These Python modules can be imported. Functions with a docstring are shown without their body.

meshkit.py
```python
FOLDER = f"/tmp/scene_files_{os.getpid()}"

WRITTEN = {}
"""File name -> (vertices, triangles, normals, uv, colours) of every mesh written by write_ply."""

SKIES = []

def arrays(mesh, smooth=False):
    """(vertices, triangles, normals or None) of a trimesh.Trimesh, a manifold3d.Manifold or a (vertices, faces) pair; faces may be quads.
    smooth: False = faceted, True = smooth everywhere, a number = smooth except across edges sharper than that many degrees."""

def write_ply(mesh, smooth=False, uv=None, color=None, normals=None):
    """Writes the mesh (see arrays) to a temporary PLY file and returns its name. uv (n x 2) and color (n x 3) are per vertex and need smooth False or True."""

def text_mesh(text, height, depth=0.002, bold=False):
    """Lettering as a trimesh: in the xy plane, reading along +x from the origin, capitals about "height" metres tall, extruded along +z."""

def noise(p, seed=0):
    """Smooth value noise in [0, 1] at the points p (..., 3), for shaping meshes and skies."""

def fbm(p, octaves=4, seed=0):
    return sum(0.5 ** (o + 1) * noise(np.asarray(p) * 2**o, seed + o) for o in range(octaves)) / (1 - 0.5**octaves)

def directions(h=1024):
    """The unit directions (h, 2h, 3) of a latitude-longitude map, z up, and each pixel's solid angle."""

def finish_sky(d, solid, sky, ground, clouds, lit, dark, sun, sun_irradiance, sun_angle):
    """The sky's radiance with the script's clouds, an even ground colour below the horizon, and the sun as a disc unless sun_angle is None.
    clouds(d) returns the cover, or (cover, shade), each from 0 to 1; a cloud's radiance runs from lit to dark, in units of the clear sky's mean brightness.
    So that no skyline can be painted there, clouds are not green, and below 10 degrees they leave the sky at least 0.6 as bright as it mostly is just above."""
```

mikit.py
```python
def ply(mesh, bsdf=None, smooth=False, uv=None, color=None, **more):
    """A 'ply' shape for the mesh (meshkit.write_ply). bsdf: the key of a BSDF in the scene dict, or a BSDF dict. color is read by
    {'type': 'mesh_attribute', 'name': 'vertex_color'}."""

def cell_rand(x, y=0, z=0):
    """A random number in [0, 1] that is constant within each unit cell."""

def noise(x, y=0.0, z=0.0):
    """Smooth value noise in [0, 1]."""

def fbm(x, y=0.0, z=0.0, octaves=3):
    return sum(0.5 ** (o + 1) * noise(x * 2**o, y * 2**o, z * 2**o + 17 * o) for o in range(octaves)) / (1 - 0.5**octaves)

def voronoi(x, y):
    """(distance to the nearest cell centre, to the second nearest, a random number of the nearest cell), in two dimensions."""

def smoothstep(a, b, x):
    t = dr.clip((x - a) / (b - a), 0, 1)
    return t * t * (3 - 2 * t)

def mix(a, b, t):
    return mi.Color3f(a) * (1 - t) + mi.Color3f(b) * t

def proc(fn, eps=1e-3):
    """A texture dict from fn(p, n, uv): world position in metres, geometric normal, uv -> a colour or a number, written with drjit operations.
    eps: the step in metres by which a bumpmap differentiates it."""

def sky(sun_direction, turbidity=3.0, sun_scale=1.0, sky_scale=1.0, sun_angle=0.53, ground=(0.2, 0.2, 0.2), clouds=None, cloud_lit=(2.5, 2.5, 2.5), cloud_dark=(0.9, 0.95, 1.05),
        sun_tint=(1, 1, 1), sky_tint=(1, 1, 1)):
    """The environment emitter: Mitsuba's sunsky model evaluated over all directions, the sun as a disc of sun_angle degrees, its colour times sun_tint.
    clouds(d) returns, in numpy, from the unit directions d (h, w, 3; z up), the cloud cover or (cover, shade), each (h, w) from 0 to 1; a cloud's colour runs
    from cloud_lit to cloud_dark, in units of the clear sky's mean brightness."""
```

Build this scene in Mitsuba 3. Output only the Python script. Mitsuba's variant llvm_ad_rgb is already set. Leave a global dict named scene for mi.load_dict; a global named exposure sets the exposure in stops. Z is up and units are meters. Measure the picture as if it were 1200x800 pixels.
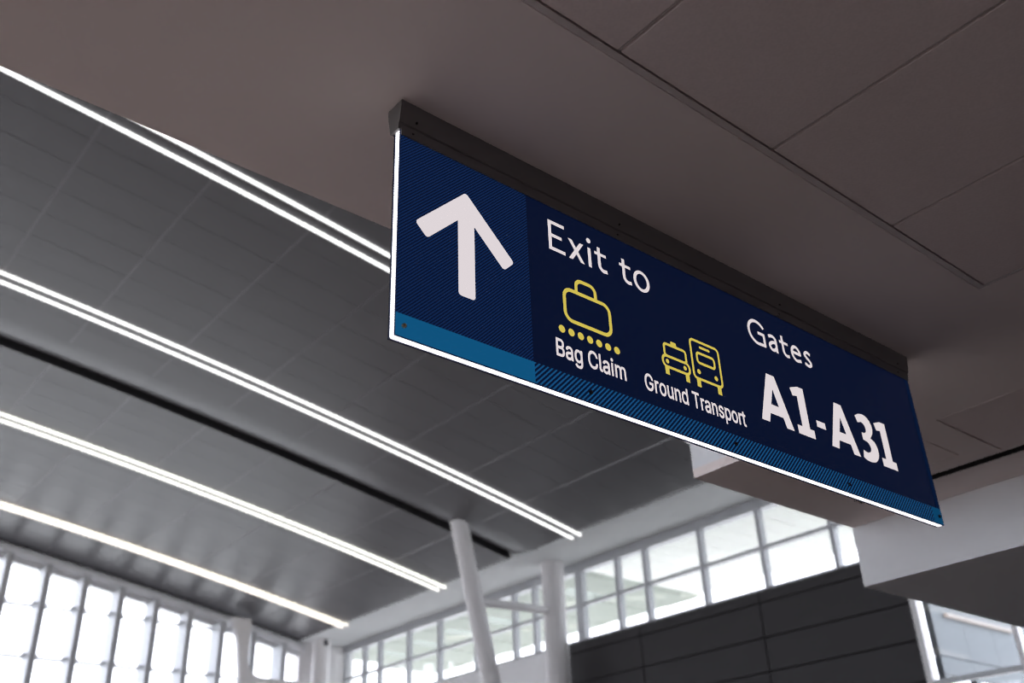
import math, random, numpy as np, trimesh, mitsuba as mi, mikit, meshkit
from shapely.geometry import Polygon, LineString, Point, box as sbox
from shapely.ops import unary_union
from shapely import affinity
random.seed(3); RNG = np.random.default_rng(3)
T = mi.ScalarTransform4f
scene, labels = {}, {}

# ------------------------------------------------------------------ camera, sky, exposure
exposure = 0.0
EYE = np.array([0, 0, 1.6])
RIGHT = np.array([0.77042472, -0.63668906, -0.03275351])
DOWN = np.array([0.28707663, 0.39233201, -0.87387791])
FWD = np.array([0.56923876, 0.66385438, 0.48504082])
scene['camera'] = {'type': 'thinlens', 'fov': 2 * math.degrees(math.atan(600 / 1164.3)), 'fov_axis': 'x',
                   'aperture_radius': 0.0080, 'focus_distance': 3.55, 'near_clip': 0.05, 'far_clip': 2000.0,
                   'to_world': T().look_at(origin=EYE.tolist(), target=(EYE + FWD).tolist(), up=(-DOWN).tolist())}
SKY_LEVEL = 23.0


def overcast(d):
    n = meshkit.fbm(d * np.array([3.0, 3.0, 6.0]), 3, 5)
    return np.clip(0.92 + 0 * n, 0, 1), np.clip((n - 0.35) * 0.8, 0, 1)


scene['sky'] = mikit.sky((0.5, 0.6, 0.65), turbidity=4.0, sun_scale=0.0, sky_scale=SKY_LEVEL, ground=(0.3, 0.3, 0.3), clouds=overcast,
                         cloud_lit=(1.9, 1.93, 2.14), cloud_dark=(1.5, 1.53, 1.72))

# ------------------------------------------------------------------ helpers
def srgb(r, g, b):
    c = np.array([r, g, b]) / 255.0
    return np.where(c <= 0.04045, c / 12.92, ((c + 0.055) / 1.055) ** 2.4).tolist()


def rgb(c):
    return {'type': 'rgb', 'value': [float(x) for x in c]}


def diffuse(key, c):
    scene[key] = {'type': 'diffuse', 'reflectance': rgb(c)}


def glossy(key, c, rough=0.4, metal=0.0, spec=0.5):
    scene[key] = {'type': 'principled', 'base_color': rgb(c), 'roughness': rough, 'metallic': metal, 'specular': spec}


used = {}


def key_for(name):
    n = used.get(name, -1) + 1
    used[name] = n
    return name if n == 0 else f'{name}_{n:03d}'


def add(name, mesh, mat, label=None, parent=None, smooth=False, emit=None, weight=None, kind=None, cat=None, group=None, to_world=None):
    key = key_for((parent + '__' if parent else '') + name)
    d = dict(mesh) if isinstance(mesh, dict) else mikit.ply(mesh, mat, smooth=smooth)
    if isinstance(mesh, dict) and mat is not None:
        d['bsdf'] = {'type': 'ref', 'id': mat}
    if to_world is not None:
        d['to_world'] = to_world
    if emit is not None:
        e = {'type': 'area', 'radiance': rgb(emit)}
        if weight is not None:
            e['sampling_weight'] = float(weight)
        d['emitter'] = e
    scene[key] = d
    tag(key, label, cat, group, kind)
    return key


def tag(key, label=None, cat=None, group=None, kind=None):
    t = {k: v for k, v in (('label', label), ('category', cat), ('group', group), ('kind', kind)) if v}
    if t:
        labels[key] = t


def thing(name, label, cat=None, group=None, kind=None):
    key = key_for(name)
    tag(key, label, cat, group, kind)
    return key


def box(x0, x1, y0, y1, z0, z1):
    m = trimesh.creation.box((x1 - x0, y1 - y0, z1 - z0))
    m.apply_translation(((x0 + x1) / 2, (y0 + y1) / 2, (z0 + z1) / 2))
    return m


def soft_box(x0, x1, y0, y1, z0, z1, c=0.004):
    pts = []
    for sx in (0, 1):
        for sy in (0, 1):
            for sz in (0, 1):
                x, y, z = (x0, x1)[sx], (y0, y1)[sy], (z0, z1)[sz]
                ix, iy, iz = (c, -c)[sx], (c, -c)[sy], (c, -c)[sz]
                pts += [(x + ix, y + iy, z), (x + ix, y, z + iz), (x, y + iy, z + iz)]
    return trimesh.convex.convex_hull(np.array(pts))


def join(ms):
    return trimesh.util.concatenate(ms)


def plate_up(poly, z0, z1):
    """Horizontal polygon (x, y) extruded from z0 to z1."""
    ms = [trimesh.creation.extrude_polygon(g, z1 - z0, engine='earcut') for g in getattr(poly, 'geoms', [poly])]
    m = join(ms)
    m.apply_translation((0, 0, z0))
    return m


def plate_xz(poly, y_front, thick):
    """Upright polygon (x, z), front face at y_front looking towards -y, 'thick' deep."""
    ms = [trimesh.creation.extrude_polygon(g, thick, engine='earcut') for g in getattr(poly, 'geoms', [poly])]
    m = join(ms)
    m.apply_transform(np.array([[1, 0, 0, 0], [0, 0, -1, y_front + thick], [0, 1, 0, 0], [0, 0, 0, 1.0]]))
    return m


def sheet(p0, p1, p2, p3):
    return (np.array([p0, p1, p2, p3], float), np.array([[0, 1, 2], [0, 2, 3]]))


def tube(p0, p1, r0, r1=None, n=32):
    p0, p1 = np.array(p0, float), np.array(p1, float)
    r1 = r0 if r1 is None else r1
    L = np.linalg.norm(p1 - p0)
    m = trimesh.creation.revolve(np.array([[0, 0], [r0, 0], [r1, L], [0, L]]), sections=n)
    m.apply_transform(trimesh.geometry.align_vectors([0, 0, 1], (p1 - p0) / L))
    m.apply_translation(p0)
    return m


# the hall roof: a shallow vault with its axis along y
R_ROOF, CX_ROOF = 154.382, -15.079
CZ_ROOF = 9.648 - math.sqrt(R_ROOF ** 2 - (17.26 - CX_ROOF) ** 2)


def roof_z(x):
    return CZ_ROOF + np.sqrt(R_ROOF ** 2 - (np.asarray(x, float) - CX_ROOF) ** 2)


def sweep_arc(profile, x0, x1, n=48):
    """Closed profile [(y, dz)] carried along the vault from x0 to x1."""
    p = np.array(profile, float)
    xs = np.linspace(x0, x1, n)
    v = np.concatenate([np.column_stack([np.full(len(p), x), p[:, 0], roof_z(x) + p[:, 1]]) for x in xs])
    k, f = len(p), []
    for i in range(n - 1):
        for j in range(k):
            a, b = i * k + j, i * k + (j + 1) % k
            f += [[a, b, b + k], [a, b + k, a + k]]
    cap = trimesh.creation.triangulate_polygon(Polygon(p), engine='earcut')
    cf = np.array(cap[1])
    idx = [int(np.argmin(((p - q) ** 2).sum(1))) for q in cap[0]]
    cf = np.array(idx)[cf]
    f += cf.tolist() + (cf[:, ::-1] + (n - 1) * k).tolist()
    m = trimesh.Trimesh(v, np.array(f), process=False)
    m.fix_normals()
    if m.volume < 0:
        m.invert()
    return m


# ------------------------------------------------------------------ materials
diffuse('plaster', (0.86, 0.76, 0.725))
scene['acoustic'] = {'type': 'diffuse', 'reflectance': mikit.proc(lambda p, n, uv: mikit.mix((0.77, 0.665, 0.64), (0.83, 0.72, 0.695), mikit.noise(p.x * 160, p.y * 160, 0)))}
diffuse('dark_gap', (0.035, 0.032, 0.032))
glossy('trim_metal', (0.60, 0.53, 0.51), 0.5)
diffuse('white_paint', (0.80, 0.80, 0.81))
diffuse('soffit_white', (0.62, 0.635, 0.64))
scene['roof_panel'] = {'type': 'principled', 'roughness': 0.34, 'metallic': 0.0, 'specular': 0.42,
                       'base_color': mikit.proc(lambda p, n, uv: mikit.mix((0.072, 0.0705, 0.076), (0.078, 0.0765, 0.082), mikit.cell_rand(dr_floor((p.x + 0.015) / 1.79 + 0.4022), dr_floor(p.y / 0.78), 3)))}
import drjit as dr
dr_floor = lambda v: dr.floor(mi.Float(v))
glossy('seam', (0.105, 0.100, 0.109), 0.34, 0.0, 0.42)
diffuse('slot_black', (0.035, 0.034, 0.035))
glossy('frame_grey', (0.42, 0.43, 0.45), 0.4, 0.1)
glossy('beam_grey', (0.66, 0.66, 0.68), 0.4)
glossy('steel_white', (0.68, 0.665, 0.67), 0.4)
glossy('cladding', srgb(33, 29, 32), 0.6)
diffuse('cladding_gap', (0.008, 0.008, 0.009))
scene['glass'] = {'type': 'thindielectric', 'int_ior': 1.5, 'specular_transmittance': rgb((0.93, 0.95, 0.945))}
glossy('header_metal', (0.20, 0.19, 0.19), 0.55, 0.0)
glossy('header_end', (0.16, 0.155, 0.15), 0.5, 0.0)
glossy('navy', (0.004, 0.010, 0.036), 0.4, 0.0, 0.2)
diffuse('print_white', (0.10, 0.095, 0.10))
diffuse('print_yellow', (0.25, 0.20, 0.04))
diffuse('print_blue', (0.02, 0.06, 0.16))
diffuse('lamp_white', (0.8, 0.8, 0.8))
glossy('brass', (0.75, 0.62, 0.42), 0.35, 0.25)
glossy('dark_bolt', (0.05, 0.05, 0.06), 0.4, 0.5)
diffuse('carpet', (0.09, 0.076, 0.075))
diffuse('terrazzo', (0.62, 0.535, 0.495))
diffuse('wall_inner', (0.42, 0.38, 0.37))
diffuse('apron', (0.66, 0.65, 0.61))
diffuse('canopy_cream', (0.78, 0.79, 0.75))
diffuse('canopy_green', (0.36, 0.385, 0.345))
glossy('wing_panel', (0.125, 0.142, 0.155), 0.6)

# ------------------------------------------------------------------ large structure
HALL_L, HALL_B, FAR, WX = -22.0, -8.0, 32.4, 19.2
carpet_area = unary_union([sbox(HALL_L, HALL_B, WX, -0.5), sbox(3.4, HALL_B, WX, 14.0)])
add('floor', plate_up(sbox(HALL_L, HALL_B, WX, FAR + 0.3).difference(carpet_area), -0.2, 0), 'terrazzo', 'pale warm stone floor of the airport hall', kind='structure')
add('floor', plate_up(carpet_area, -0.2, 0), 'carpet', 'dark carpet under the low ceiling', kind='structure')
add('ground', box(-120, 160, -120, 160, -0.6, -0.25), 'apron', 'concrete ground outside the terminal', kind='structure')
wl = thing('wall_left', 'glazed wall closing the hall on the left', kind='structure')
add('sill_part', box(HALL_L - 0.3, HALL_L, HALL_B, FAR, 0, 0.4), 'wall_inner', parent=wl)
add('solid_part', box(HALL_L - 0.3, HALL_L, HALL_B, 4.5, 0.4, 13.2), 'wall_inner', parent=wl)
add('head_part', box(HALL_L - 0.3, HALL_L, 4.5, FAR, 11.4, 13.2), 'wall_inner', parent=wl)
for k in range(11):
    add('mullion', box(HALL_L - 0.2, HALL_L + 0.1, 4.5 + 2.79 * k - 0.08, 4.5 + 2.79 * k + 0.08, 0.4, 11.4), 'frame_grey', parent=wl)
for k in range(10):
    add('pane', sheet((HALL_L - 0.1, 4.5 + 2.79 * k, 0.4), (HALL_L - 0.1, 7.29 + 2.79 * k, 0.4), (HALL_L - 0.1, 7.29 + 2.79 * k, 11.4), (HALL_L - 0.1, 4.5 + 2.79 * k, 11.4)), 'glass', parent=wl)
add('wall_back', box(HALL_L, WX, HALL_B - 0.3, HALL_B, 0, 5.3), 'wall_inner', 'plain wall behind the camera', kind='structure')
add('wall_upper', box(HALL_L, WX, 2.3, 2.7, 5.2, 13.3), 'white_paint', 'white wall above the low ceiling on the hall side', kind='structure')

# low plaster ceiling, L shaped, with recessed acoustic panels
CZ = 3.9
EDGE, EDGE2, XC = 2.728, 3.855, 4.808
plan = unary_union([sbox(HALL_L, HALL_B, WX, EDGE), sbox(XC, 0, WX, EDGE2)])
field = sbox(-3.68, -3.0, 4.085, 1.536)
field2 = sbox(5.268, -3.0, 6.050, 2.424)
hatch = sbox(5.30, 2.618, 5.890, 3.00)
slot = sbox(6.068, -4.0, 6.150, 3.50)
ceiling = thing('ceiling', 'low plaster ceiling over the sign, brownish grey in the shade', kind='structure')
add('slab', plate_up(plan.difference(unary_union([field, field2, hatch, slot])), CZ, CZ + 0.06), 'plaster', parent=ceiling)
add('fascia', plate_up(plan, CZ + 0.06, 5.2), 'white_paint', parent=ceiling, label='pale fascia of the ceiling edge facing the hall')
xs = [-3.66 + 0.7765 * k for k in range(0, 11)]
for a, b in zip(xs[:-1], xs[1:]):
    add('panel', soft_box(a + 0.007, b - 0.007, -1.2, 1.501, CZ - 0.001, CZ + 0.03, 0.003), 'acoustic', parent=ceiling)
add('edge_trim', join([box(-3.66, 4.080, 1.506, 1.531, CZ - 0.004, CZ + 0.02), box(4.066, 4.080, -3, 1.531, CZ - 0.004, CZ + 0.02)] ), 'trim_metal', parent=ceiling, label='slim metal trim around the panel field')
for a in xs[1:-1]:
    add('tee_bar', box(a - 0.0035, a + 0.0035, -1.2, 1.501, CZ + 0.004, CZ + 0.045), 'trim_metal', parent=ceiling)
add('panel', soft_box(5.271, 6.047, -3.0, 2.412, CZ - 0.001, CZ + 0.03, 0.002), 'acoustic', parent=ceiling)
add('access_panel', soft_box(5.306, 5.884, 2.628, 2.996, CZ, CZ + 0.03, 0.002), 'plaster', parent=ceiling)
gap = add('slot_diffuser', join([box(6.068, 6.074, -4, 3.5, CZ - 0.002, CZ + 0.059), box(6.144, 6.150, -4, 3.5, CZ - 0.002, CZ + 0.059), box(6.104, 6.112, -4, 3.5, CZ + 0.02, CZ + 0.059)]), 'slot_black', parent=ceiling, label='long black air slot in the ceiling')
add('recess', join([box(-3.68, 4.085, -3.0, 1.536, CZ + 0.045, CZ + 0.0595), box(5.268, 6.15, -4, 3.5, CZ + 0.045, CZ + 0.0595)]), 'dark_gap', parent=ceiling)
add('bulkhead', box(6.581, 15.5, HALL_B, EDGE2, 3.457, CZ), 'white_paint', 'dropped bulkhead under the low ceiling, right of the sign', kind='structure')

# ------------------------------------------------------------------ hall roof
roof = thing('ceiling', 'vaulted grey panel roof of the hall beyond the low ceiling', kind='structure')
RX0, RX1 = -20.41, 17.18
NB = 20.35                                                   # near lip of the black slot
add('deck', join([sweep_arc([(2.3, 0.012), (19.4, 0.012), (19.4, 0.3), (2.3, 0.3)], HALL_L, 17.3), sweep_arc([(20.58, 0.012), (FAR + 0.4, 0.012), (FAR + 0.4, 0.3), (20.58, 0.3)], HALL_L, 17.3)]), 'roof_panel', parent=roof, smooth=30)
cove = [(19.4, 0.0)] + [(19.4 + 1.05 * t, 0.13 * t ** 2.2) for t in np.linspace(0.08, 1, 10)] + [(20.45, 0.3), (19.4, 0.3)]
add('cove', sweep_arc(cove, HALL_L, 17.3), 'roof_panel', parent=roof, smooth=25, label='curved lip beside the dark slot')
add('slot', sweep_arc([(20.40, 0.75), (20.45, 0.14), (20.455, 0.70), (20.57, 0.70), (20.58, 0.0), (20.60, 0.75)], HALL_L, 17.3), 'slot_black', parent=roof, label='dark slot running across the vault')
rows = [(19.4 - 0.78 * (k + 1), 19.4 - 0.78 * k) for k in range(22)] + [(20.59 + 0.787 * k, 20.59 + 0.787 * (k + 1)) for k in range(15)]
cols = [RX0 + 1.79 * k for k in range(22)]
PW, rest, ply_cache = 1.79, [], {}
for r0, r1 in rows:
    w = round(r1 - r0, 3)
    for c0 in cols[:-1]:
        c1 = c0 + PW
        z0, z1 = roof_z(c0), roof_z(c1)
        a = math.degrees(math.atan2(z1 - z0, PW))
        tw = T().translate([(c0 + c1) / 2, (r0 + r1) / 2, float((z0 + z1) / 2)]).rotate([0, 1, 0], -a)
        if c0 > 0.5 and r0 > 9.2:
            if w not in ply_cache:
                ply_cache[w] = mikit.ply(soft_box(-PW / 2 + 0.002, PW / 2 - 0.002, -w / 2 + 0.003, w / 2 - 0.003, 0.0, 0.012, 0.002), 'roof_panel')
            add('panel', ply_cache[w], None, parent=roof, to_world=tw)
        else:
            m = trimesh.creation.box((PW - 0.008, w - 0.012, 0.024))
            m.apply_transform(np.array(tw.matrix, float))
            rest.append(m)
add('far_side_panels', join(rest), 'roof_panel', parent=roof, kind='stuff')
for c in cols[8:]:
    z = float(roof_z(c))
    add('seam_strip', join([box(c - 0.03, c + 0.03, 2.7, 19.4, z - 0.002, z + 0.012), box(c - 0.03, c + 0.03, 20.58, FAR, z - 0.002, z + 0.012)]), 'seam', parent=roof)

# eave soffit between the vault and the right wall
add('trim_1', box(17.26, WX + 0.3, 2.7, FAR + 0.4, 9.648, 12.0), 'soffit_white', 'pale flat eave soffit between the vault and the right wall', kind='structure')

# ------------------------------------------------------------------ right wall
wr = thing('wall_right', 'right wall of the hall, white and dark clad below the clerestory', kind='structure')
SILL, HEAD = 7.52, 9.40
add('white_part', box(WX, WX + 0.3, 20.45, FAR + 0.3, 0, SILL), 'white_paint', parent=wr, label='white wall below the clerestory')
add('backing', box(WX + 0.02, WX + 0.3, 10.30, 20.45, 0, SILL - 0.005), 'cladding_gap', parent=wr)
ys = [20.45, 17.74, 13.95, 10.30]
zs = [SILL, 7.25, 6.47, 5.73, 4.95, 4.17, 3.39, 2.61, 1.83, 1.05, 0.27]
for j, (zt, zb) in enumerate(zip(zs[:-1], zs[1:])):
    for yb, ya in zip(ys[:-1], ys[1:]):
        add('cladding_panel', soft_box(WX - 0.03, WX + 0.02, ya + 0.012, yb - 0.012, zb + 0.012, zt - (0.0 if j == 0 else 0.012), 0.006), 'cladding', parent=wr)
add('plain_part', box(WX, WX + 0.3, HALL_B, 4.2, 0, 5.2), 'wall_inner', parent=wr)
add('upper_part', box(WX, WX + 0.3, 2.7, FAR + 0.3, HEAD + 0.05, 9.66), 'frame_grey', parent=wr)

cl = thing('window_2', 'clerestory window band under the eave along the right wall', kind='structure')
add('head_frame', box(WX - 0.10, WX + 0.14, 4.2, FAR, HEAD, 9.648), 'frame_grey', parent=cl)
add('sill_frame', box(WX - 0.02, WX + 0.14, 4.2, FAR, SILL, SILL + 0.05), 'frame_grey', parent=cl)
add('transom', box(WX - 0.04, WX + 0.12, 4.2, FAR, 8.45, 8.53), 'frame_grey', parent=cl)
my = [4.2, 6.05, 7.95, 9.85, 11.74, 13.64, 15.46, 17.36, 18.39, 19.88, 21.81, 22.74, 24.6, 26.54, 28.29, 30.06, 31.05, 32.3]
for y in my:
    w = 0.13 if abs(y - 19.88) < 0.1 else 0.055
    add('mullion', box(WX - 0.06, WX + 0.14, y - w, y + w, SILL, HEAD), 'frame_grey', parent=cl)
for a, b in zip(my[:-1], my[1:]):
    for z0, z1 in ((SILL + 0.04, 8.46), (8.52, HEAD + 0.01)):
        add('pane', sheet((WX + 0.08, a, z0), (WX + 0.08, b, z0), (WX + 0.08, b, z1), (WX + 0.08, a, z1)), 'glass', parent=cl)

# storefront glazing to the right of the dark wall
sf = thing('window_3', 'tall glazed opening with white frame right of the dark wall', kind='structure')
add('jamb', box(WX - 0.05, WX + 0.15, 10.17, 10.30, 0, SILL), 'steel_white', parent=sf)
for y in (8.37, 6.3, 4.25):
    add('mullion', box(WX - 0.05, WX + 0.12, y - 0.05, y + 0.05, 0, SILL), 'steel_white', parent=sf)
for z in (2.5, 4.89):
    add('transom', box(WX - 0.05, WX + 0.12, 4.2, 10.17, z - 0.05, z + 0.05), 'frame_grey', parent=sf)
for a, b in ((10.17, 8.37), (8.37, 6.3), (6.3, 4.25)):
    for z0, z1 in ((0, 2.5), (2.5, 4.89), (4.89, SILL)):
        add('pane', sheet((WX + 0.05, b, z0), (WX + 0.05, a, z0), (WX + 0.05, a, z1), (WX + 0.05, b, z1)), 'glass', parent=sf)

# ------------------------------------------------------------------ far curtain wall
cw = thing('window_1', 'tall glass curtain wall at the far end of the hall', kind='structure')
head = [(FAR - 0.04 + 0.16 * math.cos(a), -0.17 + 0.16 * math.sin(a)) for a in np.linspace(math.pi / 2, 3 * math.pi / 2, 9)] + [(FAR - 0.06, -0.36), (FAR - 0.06, -0.52), (FAR + 0.25, -0.52), (FAR + 0.25, 0.1), (FAR - 0.04, 0.1)]
add('header_beam', sweep_arc(head, HALL_L, 17.5), 'beam_grey', parent=cw, smooth=30, label='grey curved beam along the top of the glass')
mx = [8.344 + 1.1525 * k for k in range(-26, 8)]
for x in mx:
    add('mullion', soft_box(x - 0.095, x + 0.095, FAR - 0.70, FAR + 0.12, 0, float(roof_z(x)) - 0.45, 0.03), 'frame_grey', parent=cw)
lines = [0.68, 2.18, 3.68, 5.18, 6.68 + 1.5, 9.685]
lines = [0.68, 2.18, 3.68, 5.18, 6.68, 8.18, 9.685]
for z in lines:
    add('glazing_rod', tube((HALL_L, FAR, z), (17.5, FAR, z), 0.045, n=8), 'frame_grey', parent=cw)
fit = mikit.ply(join([soft_box(-0.24, 0.24, -0.05, 0.05, -0.03, 0.03, 0.01), soft_box(-0.12, 0.12, -0.12, 0.12, -0.045, 0.045, 0.01)]), 'frame_grey')
for x in mx:
    if x > 5:
        for z in lines[2:]:
            if z < roof_z(x) - 0.8:
                add('spider_fitting', fit, None, parent=cw, to_world=T().translate([x, FAR - 0.35, z]))
zz = [0.0] + lines
for a, b in zip(mx[:-1], mx[1:]):
    for z0, z1 in zip(zz, zz[1:] + [99]):
        ta, tb = min(z1, float(roof_z(a)) - 0.5), min(z1, float(roof_z(b)) - 0.5)
        if ta > z0 + 0.05:
            add('pane', sheet((a, FAR + 0.03, z0), (b, FAR + 0.03, z0), (b, FAR + 0.03, tb), (a, FAR + 0.03, ta)), 'glass', parent=cw)
add('corner_post', box(17.3, WX + 0.3, FAR - 0.1, FAR + 0.2, 0, 9.8), 'steel_white', parent=cw)

# ------------------------------------------------------------------ linear roof lights
def light(y0, y1, emit, label, rad=0.031, x0=HALL_L + 0.5, x1=17.36):
    t = thing('linear_light', label, 'ceiling light', 'double light lines across the vault')
    for y in (y0, y1):
        prof = [(y + rad * math.cos(q), -rad + rad * math.sin(q)) for q in np.arange(12) * math.pi / 6]
        add('diffuser', sweep_arc(prof, x0, x1, 40), 'lamp_white', parent=t, emit=emit, smooth=50)
    for y in (y0, y1):
        z = float(roof_z(x1))
        add('end_cap', tube((x1, y, z - rad), (x1 + 0.03, y, z - rad - 0.001), rad + 0.002, n=14), 'trim_metal', parent=t)
    return t


light(12.23, 12.58, (1.8, 1.8, 1.76), 'nearest double light line, half hidden by the low ceiling edge and the sign')
light(17.82, 18.14, (1.8, 1.8, 1.76), 'second double light line, ending at the eave right of the leaning column')
light(23.71, 24.06, (1.8, 1.8, 1.62), 'third double light line, ending left of the leaning column', 0.037)
light(29.22, 29.55, (1.6, 1.45, 1.22), 'farthest double light line, warm white, nearest the glass end wall', 0.037)

# ------------------------------------------------------------------ columns
col = thing('column', 'white upright round column in front of the clerestory beside the dark wall', 'column')
add('shaft', tube((18.53, 20.24, 0), (18.53, 20.24, 9.60), 0.315), 'steel_white', parent=col, smooth=40)
add('collar', tube((18.53, 20.24, 9.60), (18.53, 20.24, 9.648), 0.34), 'steel_white', parent=col, smooth=40)
ctop, cbot = np.array([15.12, 20.02, 10.07]), np.array([17.75, 20.2, 0.0])
add('column', join([tube(cbot, ctop + (ctop - cbot) * 0.012, 0.235)]), 'steel_white', 'white leaning round column rising to the dark slot of the vault', cat='column', smooth=40)
bp0 = cbot + (ctop - cbot) * ((8.15) / 10.07)
add('brace', tube(bp0 + np.array([0.225, 0, 0]), (18.24, 20.22, 8.30), 0.11, n=20), 'steel_white', 'short white tie rod between the leaning and the upright column', cat='brace', smooth=40)
cc = thing('column', 'white round column in the far corner by the glass end wall', 'column')
add('shaft', tube((17.85, 31.75, 0), (17.85, 31.75, 9.648), 0.31), 'steel_white', parent=cc, smooth=40)
add('lamp_bracket', tube((17.85, 31.75 - 0.33, 9.40), (17.85, 31.75 - 0.33, 9.56), 0.07, n=12), 'dark_bolt', parent=cc, smooth=40, label='small dark fitting near the top')
# branching steel frame in front of the glass
stem = Polygon([(14.34, 9.95), (14.98, 9.95), (14.98, 8.6), (15.02, 8.1), (15.05, 0), (14.78, 0), (14.74, 8.1), (14.58, 9.2)])
arm = sbox(14.8, 7.93, 17.4, 8.10)
shape = unary_union([stem, arm]).buffer(-0.0).buffer(0.55, join_style=1).buffer(-0.55, join_style=1)
add('steel_frame', plate_xz(shape, 31.45, 0.25), 'steel_white', 'white branching steel post with rounded arm before the glass end wall', cat='post')

# ------------------------------------------------------------------ outside
cp = thing('canopy', 'pale canopy outside, seen through the clerestory', 'canopy')
for k in range(20):
    y = 8.6 + 0.62 * k
    add('plank', box(WX + 0.3, 25.6, y + 0.01, y + 0.61, 9.95, 10.02), 'canopy_cream', parent=cp)
add('deck', box(WX + 0.3, 25.6, 8.6, 21.0, 10.03, 10.2), 'canopy_cream', parent=cp)
cg = thing('canopy', 'greenish canopy outside with skylights, behind the far clerestory panes', 'canopy')
for k in range(7):
    y = 21.2 + 2.1 * k
    add('beam', box(WX + 0.3, 25.8, y, y + 1.35, 9.9, 10.2), 'canopy_green', parent=cg)
add('edge', join([box(WX + 0.3, 21.4, 21.0, 36, 9.92, 10.2), box(23.2, 25.8, 21.0, 36, 9.92, 10.2)]), 'canopy_green', parent=cg)
wg = thing('wall_wing', 'grey panelled outside wing seen through the tall glazing', kind='structure')
for i in range(4):
    x = 20.4 + 1.28 * i
    for z0, z1 in ((5.62, 7.6), (4.0, 5.60), (0, 2.3)):
        if z0 == 4.0:
            add('panel', box(x, x + 1.27, 10.55, 10.7, 5.25, z1), 'wing_panel', parent=wg)
            add('panel', box(x, x + 0.2, 10.55, 10.7, 4.0, 5.24), 'wing_panel', parent=wg)
        else:
            add('panel', box(x, x + 1.27, 10.55, 10.7, z0, z1), 'wing_panel', parent=wg)
add('light_bar', soft_box(20.9, 23.9, 10.44, 10.54, 6.46, 6.54, 0.02), 'wing_panel', parent=wg, emit=(0.50, 0.40, 0.36), weight=0.2)

# ------------------------------------------------------------------ the hanging sign
U0, V0, YF = 1.366, 3.02, 2.112            # left end, lower edge, front face
W, HT = 3.034, 0.775
sign = thing('hanging_sign', 'dark blue hanging sign with white arrow and Exit to, Gates lettering under the low ceiling', 'sign')


def on_sign(poly):
    return affinity.translate(poly, U0, V0)


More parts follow.
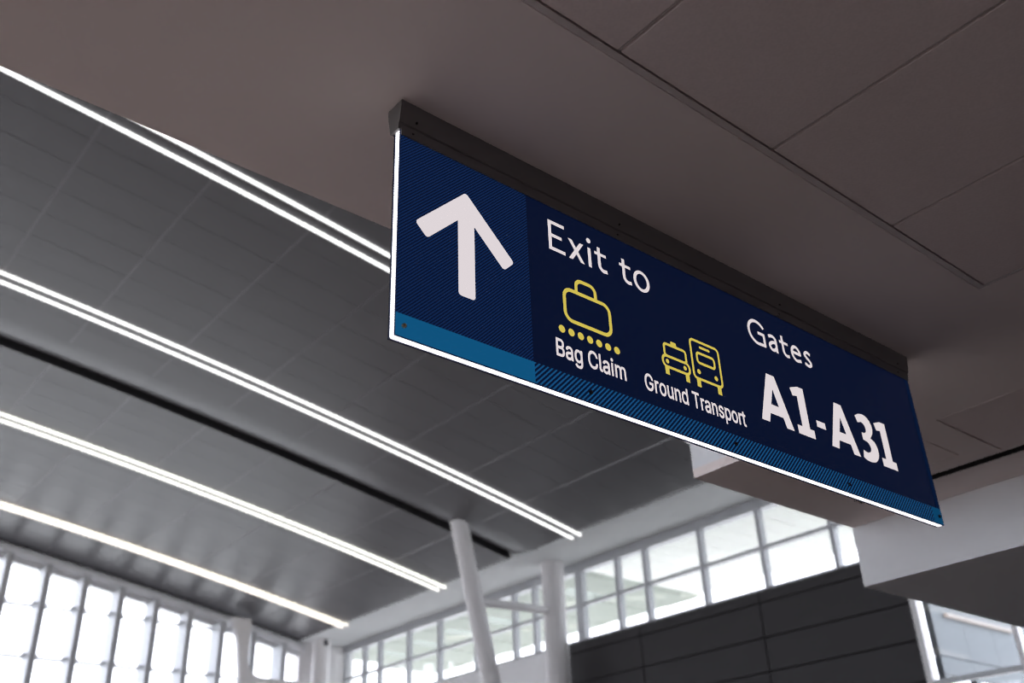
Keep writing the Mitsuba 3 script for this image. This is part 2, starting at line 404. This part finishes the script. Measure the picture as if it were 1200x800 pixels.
def front_only(m):
    # print is flat: keep the faces that look towards -y
    return trimesh.Trimesh(m.vertices, m.faces[m.face_normals[:, 1] < -0.9])


def letters(polys, label):
    t = thing(sign + '__lettering', label)
    for p in polys:
        add('letter', front_only(plate_xz(on_sign(p), YF - 0.0015, 0.0012)), 'print_white', parent=t, emit=WHITE, weight=0.03)


def printed(name, poly, mat, emit, label=None, lift=0.0015, smooth=False, kind=None):
    return add(name, front_only(plate_xz(on_sign(poly), YF - lift, lift - 0.0003)), mat, label, parent=sign, emit=emit, weight=0.12, kind=kind)


add('light_panel', soft_box(U0, U0 + W, YF + 0.006, YF + 0.032, V0, V0 + HT, 0.005), 'lamp_white', parent=sign, emit=(1.7, 1.68, 1.75), label='white glowing edge-lit core')
add('front_face', box(U0 + 0.0005, U0 + W - 0.0005, YF, YF + 0.0055, V0 + 0.0005, V0 + HT), 'navy', parent=sign, emit=(0.0016, 0.0048, 0.0215), weight=0.12, label='dark navy front sheet')
add('back_face', box(U0 + 0.0005, U0 + W - 0.0005, YF + 0.0325, YF + 0.038, V0 + 0.0005, V0 + HT), 'navy', parent=sign, label='dark navy rear sheet')
# header channel
prof = Polygon([(2.093, 3.9), (2.174, 3.9), (2.158, 3.80), (2.117 + 0.002, 3.815), (2.100, 3.85)])
prof = Polygon([(2.093, 3.9), (2.174, 3.9), (2.172, 3.87), (2.157, 3.79), (2.110, 3.79), (2.110, 3.812), (2.104, 3.816)])
m = trimesh.creation.extrude_polygon(prof, W + 0.016, engine='earcut')
m.apply_transform(np.array([[0, 0, 1, U0 - 0.006], [1, 0, 0, 0], [0, 1, 0, 0], [0, 0, 0, 1.0]]))
hd = add('mounting_channel', m, 'header_metal', parent=sign, label='dark grey metal channel fixed to the ceiling')
m = trimesh.creation.extrude_polygon(prof.buffer(0.0005), 0.003, engine='earcut')
for x in (U0 - 0.0095, U0 + W + 0.0105):
    e = m.copy()
    e.apply_transform(np.array([[0, 0, 1, x], [1, 0, 0, 0], [0, 1, 0, 0], [0, 0, 0, 1.0]]))
    add('end_cap', e, 'header_end', parent=hd)
add('retaining_bar', soft_box(U0 + 0.001, U0 + W - 0.001, YF - 0.007, YF - 0.0005, 3.766, 3.806, 0.0015), 'header_metal', parent=sign)
for u in (0.055, 1.0, 2.0, 2.95):
    add('screw', tube((U0 + u, 2.101, 3.834), (U0 + u, 2.096, 3.835), 0.004, n=12), 'slot_black', parent=hd)
    add('screw', tube((U0 + u - 0.01, YF - 0.006, 3.786), (U0 + u - 0.01, YF - 0.009, 3.786), 0.004, n=12), 'slot_black', parent=hd)
for u, mat in ((0.030, 'brass'), (0.783, 'dark_bolt'), (1.541, 'dark_bolt'), (2.285, 'dark_bolt'), (3.006, 'dark_bolt')):
    b = tube((U0 + u, YF, V0 + 0.038), (U0 + u, YF - 0.007, V0 + 0.038), 0.0085, 0.0070, n=16)
    add('bolt', b, mat, parent=sign, smooth=30)

# printed areas
BAND = 0.0775


def stripes(u0, u1, v0, v1, pitch, width):
    area, out = sbox(u0, v0, u1, v1), []
    t = u0 - (v1 - v0)
    while t < u1:
        s = Polygon([(t, v0), (t + width, v0), (t + width + (v1 - v0), v1), (t + (v1 - v0), v1)]).intersection(area)
        if s.area > 1e-6:
            out.append(s)
        t += pitch
    from shapely.geometry import MultiPolygon
    return MultiPolygon([g for s in out for g in getattr(s, 'geoms', [s])])


printed('footer_band', sbox(0.0008, 0.001, 0.537, BAND), 'print_blue', (0.004, 0.082, 0.195), 'plain teal blue band at the lower left', 0.001)
printed('stripe_pattern', stripes(0.001, 0.533, BAND, 0.748, 0.0122, 0.0060), 'print_blue', (0.004, 0.017, 0.070), 'fine diagonal blue stripes behind the arrow', 0.001, kind='stuff')
printed('stripe_pattern', stripes(0.537, 2.955, 0.001, BAND, 0.0185, 0.0085), 'print_blue', (0.006, 0.072, 0.19), 'diagonal light blue stripes along the lower edge', 0.001, kind='stuff')
printed('footer_band', sbox(2.955, 0.001, 3.0330, BAND), 'print_blue', (0.003, 0.05, 0.12), 'small plain blue end piece at the lower right', 0.001)
printed('edge_strip', sbox(3.000, BAND, 3.0330, 0.748), 'print_blue', (0.0012, 0.0055, 0.024), 'slightly lighter blue strip at the right end', 0.001)

WHITE, YEL = (0.73, 0.665, 0.685), (0.60, 0.485, 0.085)


def rnd(poly, r):
    return poly.buffer(-r, 16).buffer(2 * r, 16).buffer(-r, 16)


cx, s45 = 0.2646, math.sqrt(0.5)
tip, th = 0.632, 0.0928                                     # th = height of an arm measured upright
arr = Polygon([(cx, tip), (cx - 0.202, tip - 0.202), (cx - 0.202 + th / 2, tip - 0.202 - th / 2), (cx - 0.0338, tip - th - 0.0338), (cx - 0.0338, 0.2205),
               (cx + 0.0338, 0.2205), (cx + 0.0338, tip - th - 0.0338), (cx + 0.202 - th / 2, tip - 0.202 - th / 2), (cx + 0.202, tip - 0.202)])
arr = arr.buffer(-0.013, 16).buffer(0.013, 16)
printed('arrow', arr, 'print_white', WHITE, 'large white arrow pointing up')


def stroke(pts, w, cap=2):
    return LineString(pts).buffer(w / 2, quad_segs=12, cap_style=cap, join_style=1)


def arc(cx, cy, rx, ry, a0, a1, n=28):
    a = np.radians(np.linspace(a0, a1, n))
    return [(cx + rx * math.cos(t), cy + ry * math.sin(t)) for t in a]


def spline(pts, n=10):
    p = np.array(pts, float)
    p = np.vstack([2 * p[0] - p[1], p, 2 * p[-1] - p[-2]])
    out = []
    for i in range(1, len(p) - 2):
        for t in np.linspace(0, 1, n, endpoint=(i == len(p) - 3)):
            out.append(0.5 * ((2 * p[i]) + (-p[i - 1] + p[i + 1]) * t + (2 * p[i - 1] - 5 * p[i] + 4 * p[i + 1] - p[i + 2]) * t * t + (-p[i - 1] + 3 * p[i] - 3 * p[i + 1] + p[i + 2]) * t ** 3))
    return [tuple(q) for q in out]


def letter_t(u, base, w, h, bar, s=1.0):
    """u: left end of the bar."""
    st = u + 0.0222 * s
    tail = [(st, base + h), (st, base + 0.030)] + arc(st + 0.022 * s, base + 0.030, 0.022 * s, 0.0225, 180, 285, 12)[1:] + [(st + 0.0385 * s, base + 0.0105)]
    return unary_union([stroke(tail, w), sbox(u, bar - 0.0065, u + 0.0595 * s, bar + 0.0065)])


bl = 0.559
exit_to = [sbox(0.632, bl, 0.6475, 0.687), sbox(0.632, 0.6725, 0.711, 0.687), sbox(0.632, 0.6165, 0.6965, 0.6305), sbox(0.632, bl, 0.711, bl + 0.0145),
           Polygon([(0.727, 0.645), (0.7465, 0.645), (0.805, bl), (0.7855, bl)]), Polygon([(0.7855, 0.645), (0.8045, 0.645), (0.7462, bl), (0.727, bl)]),
           sbox(0.8247, bl, 0.8405, 0.644), Point(0.8325, 0.6755).buffer(0.0112, 16),
           letter_t(0.8597, bl, 0.0155, 0.107, 0.636), letter_t(0.988, bl, 0.0155, 0.107, 0.636),
           Polygon(arc(1.105, 0.6005, 0.0445, 0.0475, 0, 360, 48), [arc(1.105, 0.6005, 0.0285, 0.0335, 0, 360, 48)])]
letters([unary_union(exit_to[:4]), unary_union(exit_to[4:6]), unary_union(exit_to[6:8])] + exit_to[8:], 'white words Exit to')
bl = 0.5535
gw = 0.0148
gates = [stroke(arc(1.8075, 0.6140, 0.056, 0.0545, 33, 282, 40) + [(1.8505, 0.5615), (1.8505, 0.6135), (1.8105, 0.6135)], gw),
         stroke(spline([(1.8845, 0.6235), (1.9085, 0.6295), (1.9275, 0.6235), (1.9325, 0.606), (1.9325, 0.575), (1.9325, 0.5535)]), gw),
         stroke(spline([(1.9325, 0.6020), (1.9050, 0.5975), (1.8860, 0.5800), (1.8980, 0.5615), (1.9200, 0.5650), (1.9345, 0.5800)]), gw),
         letter_t(1.9595, bl, gw, 0.1025, 0.6225),
         stroke([(2.0440, 0.5985), (2.1030, 0.5985)] + arc(2.0735, 0.5950, 0.0295, 0.0345, 10, 180, 20) + arc(2.0755, 0.5950, 0.0315, 0.0345, 180, 295, 16)[1:] + [(2.1040, 0.5665)], gw),
         stroke(spline([(2.1810, 0.6225), (2.1580, 0.6290), (2.1395, 0.6150), (2.1510, 0.5995), (2.1690, 0.5885), (2.1765, 0.5715), (2.1580, 0.5605), (2.1310, 0.5675)]), gw)]
letters([gates[0], unary_union(gates[1:3])] + gates[3:], 'white word Gates')


def cap_A(s):
    return Polygon([(1.8174 + s, 0.4235), (1.8706 + s, 0.4235), (1.9525 + s, 0.1965), (1.9020 + s, 0.1965), (1.8885 + s, 0.2390), (1.8045 + s, 0.2390), (1.7905 + s, 0.1965), (1.7385 + s, 0.1965)],
                   [[(1.8450 + s, 0.3570), (1.8690 + s, 0.2825), (1.8192 + s, 0.2825)]])


def one(s):
    return Polygon([(1.9725 + s, 0.4030), (2.0000 + s, 0.4130), (2.0290 + s, 0.4225), (2.0690 + s, 0.4225), (2.0690 + s, 0.2360), (2.0985 + s, 0.2360), (2.0985 + s, 0.1965), (1.9820 + s, 0.1965), (1.9820 + s, 0.2360),
                    (2.0155 + s, 0.2360), (2.0155 + s, 0.3750), (1.9850 + s, 0.3690)])


three = spline([(2.450, 0.4030), (2.4851, 0.4192), (2.5269, 0.4235), (2.5600, 0.4090), (2.5763, 0.3765), (2.5690, 0.3430), (2.5430, 0.3130)], 8) + \
    spline([(2.5450, 0.3125), (2.5730, 0.2990), (2.5879, 0.2660), (2.5810, 0.2310), (2.5528, 0.2020), (2.5150, 0.1920), (2.4800, 0.1935), (2.4533, 0.2020)], 8)[1:] + \
    spline([(2.4630, 0.2390), (2.4950, 0.2335), (2.5209, 0.2430), (2.5300, 0.2640), (2.5142, 0.2860), (2.4784, 0.2930)], 8) + \
    spline([(2.4798, 0.3280), (2.5010, 0.3290), (2.5180, 0.3430), (2.5160, 0.3660), (2.4953, 0.3800), (2.4628, 0.3718)], 8)
gate_no = [cap_A(0), one(0), sbox(2.128, 0.2630, 2.1905, 0.2935), cap_A(0.477), Polygon(three).buffer(0), one(0.6268)]
letters(gate_no, 'large white characters A1-A31')


def words(text, u0, u1, base, cap, label):
    m = meshkit.text_mesh(text, cap, 0.0012, bold=True)
    lo, hi = m.bounds
    k = (u1 - u0) / (hi[0] - lo[0])
    m.apply_transform(np.array([[k, 0, 0, u0 - lo[0] * k + U0], [0, 0, -1, YF - 0.0003], [0, 1, 0, V0 + base], [0, 0, 0, 1.0]]))
    t, parts = thing(sign + '__lettering', label), []
    for c in sorted(m.split(only_watertight=False), key=lambda c: c.bounds[0][0]):
        if parts and c.bounds[0][0] < parts[-1].bounds[1][0] - 0.004:
            parts[-1] = join([parts[-1], c])
        else:
            parts.append(c)
    for c in parts:
        add('letter', front_only(c), 'print_white', parent=t, emit=WHITE, weight=0.03)


words('Bag Claim', 0.636, 0.967, 0.136, 0.0655, 'small white words Bag Claim')
words('Ground Transport', 1.0615, 1.6285, 0.1330, 0.0645, 'small white words Ground Transport')


def ring(x0, x1, z0, z1, r, w):
    b = sbox(x0 + r, z0 + r, x1 - r, z1 - r).buffer(r, 16)
    return b.buffer(w / 2, 16).difference(b.buffer(-w / 2, 16))


bag = [ring(0.690, 0.9105, 0.2930, 0.4190, 0.034, 0.0150), stroke([(0.7505, 0.4190), (0.7505, 0.447)] + arc(0.7785, 0.447, 0.028, 0.0265, 180, 90, 10) + arc(0.8165, 0.447, 0.028, 0.0265, 90, 0, 10) + [(0.8445, 0.4190)], 0.0150)]
bag += [Point(0.6687 + 0.0438 * k, 0.2455).buffer(0.0148, 16) for k in range(7)]
printed('pictogram', unary_union(bag[:2]), 'print_yellow', YEL, 'yellow outline of a bag')
dots = thing(sign + '__dot_row', 'row of seven yellow dots')
for p in bag[2:]:
    add('dot', front_only(plate_xz(on_sign(p), YF - 0.0015, 0.0012)), 'print_yellow', parent=dots, emit=YEL, weight=0.03)
w = 0.0115
bus = [ring(1.3475, 1.5135, 0.2660, 0.4340, 0.018, w), ring(1.3790, 1.4810, 0.3385, 0.3825, 0.013, w), stroke([(1.4045, 0.4105), (1.4560, 0.4105)], 0.0115, 1),
       Point(1.379, 0.2980).buffer(0.0105, 16), Point(1.480, 0.2970).buffer(0.0105, 16), sbox(1.3595, 0.230, 1.3825, 0.268), sbox(1.4795, 0.230, 1.5025, 0.268)]
taxi = [ring(1.1755, 1.3240, 0.2640, 0.3105, 0.021, w), ring(1.1900, 1.3105, 0.3105, 0.3620, 0.013, w), sbox(1.2295, 0.362, 1.2610, 0.3815).buffer(-0.003).buffer(0.003),
        Point(1.2005, 0.2875).buffer(0.0095, 16), Point(1.2980, 0.2875).buffer(0.0095, 16), sbox(1.1830, 0.2305, 1.2055, 0.266), sbox(1.2955, 0.2305, 1.3180, 0.266)]
printed('pictogram', unary_union(bus), 'print_yellow', YEL, 'yellow front view of a bus')
printed('pictogram', unary_union(taxi), 'print_yellow', YEL, 'yellow front view of a taxi')
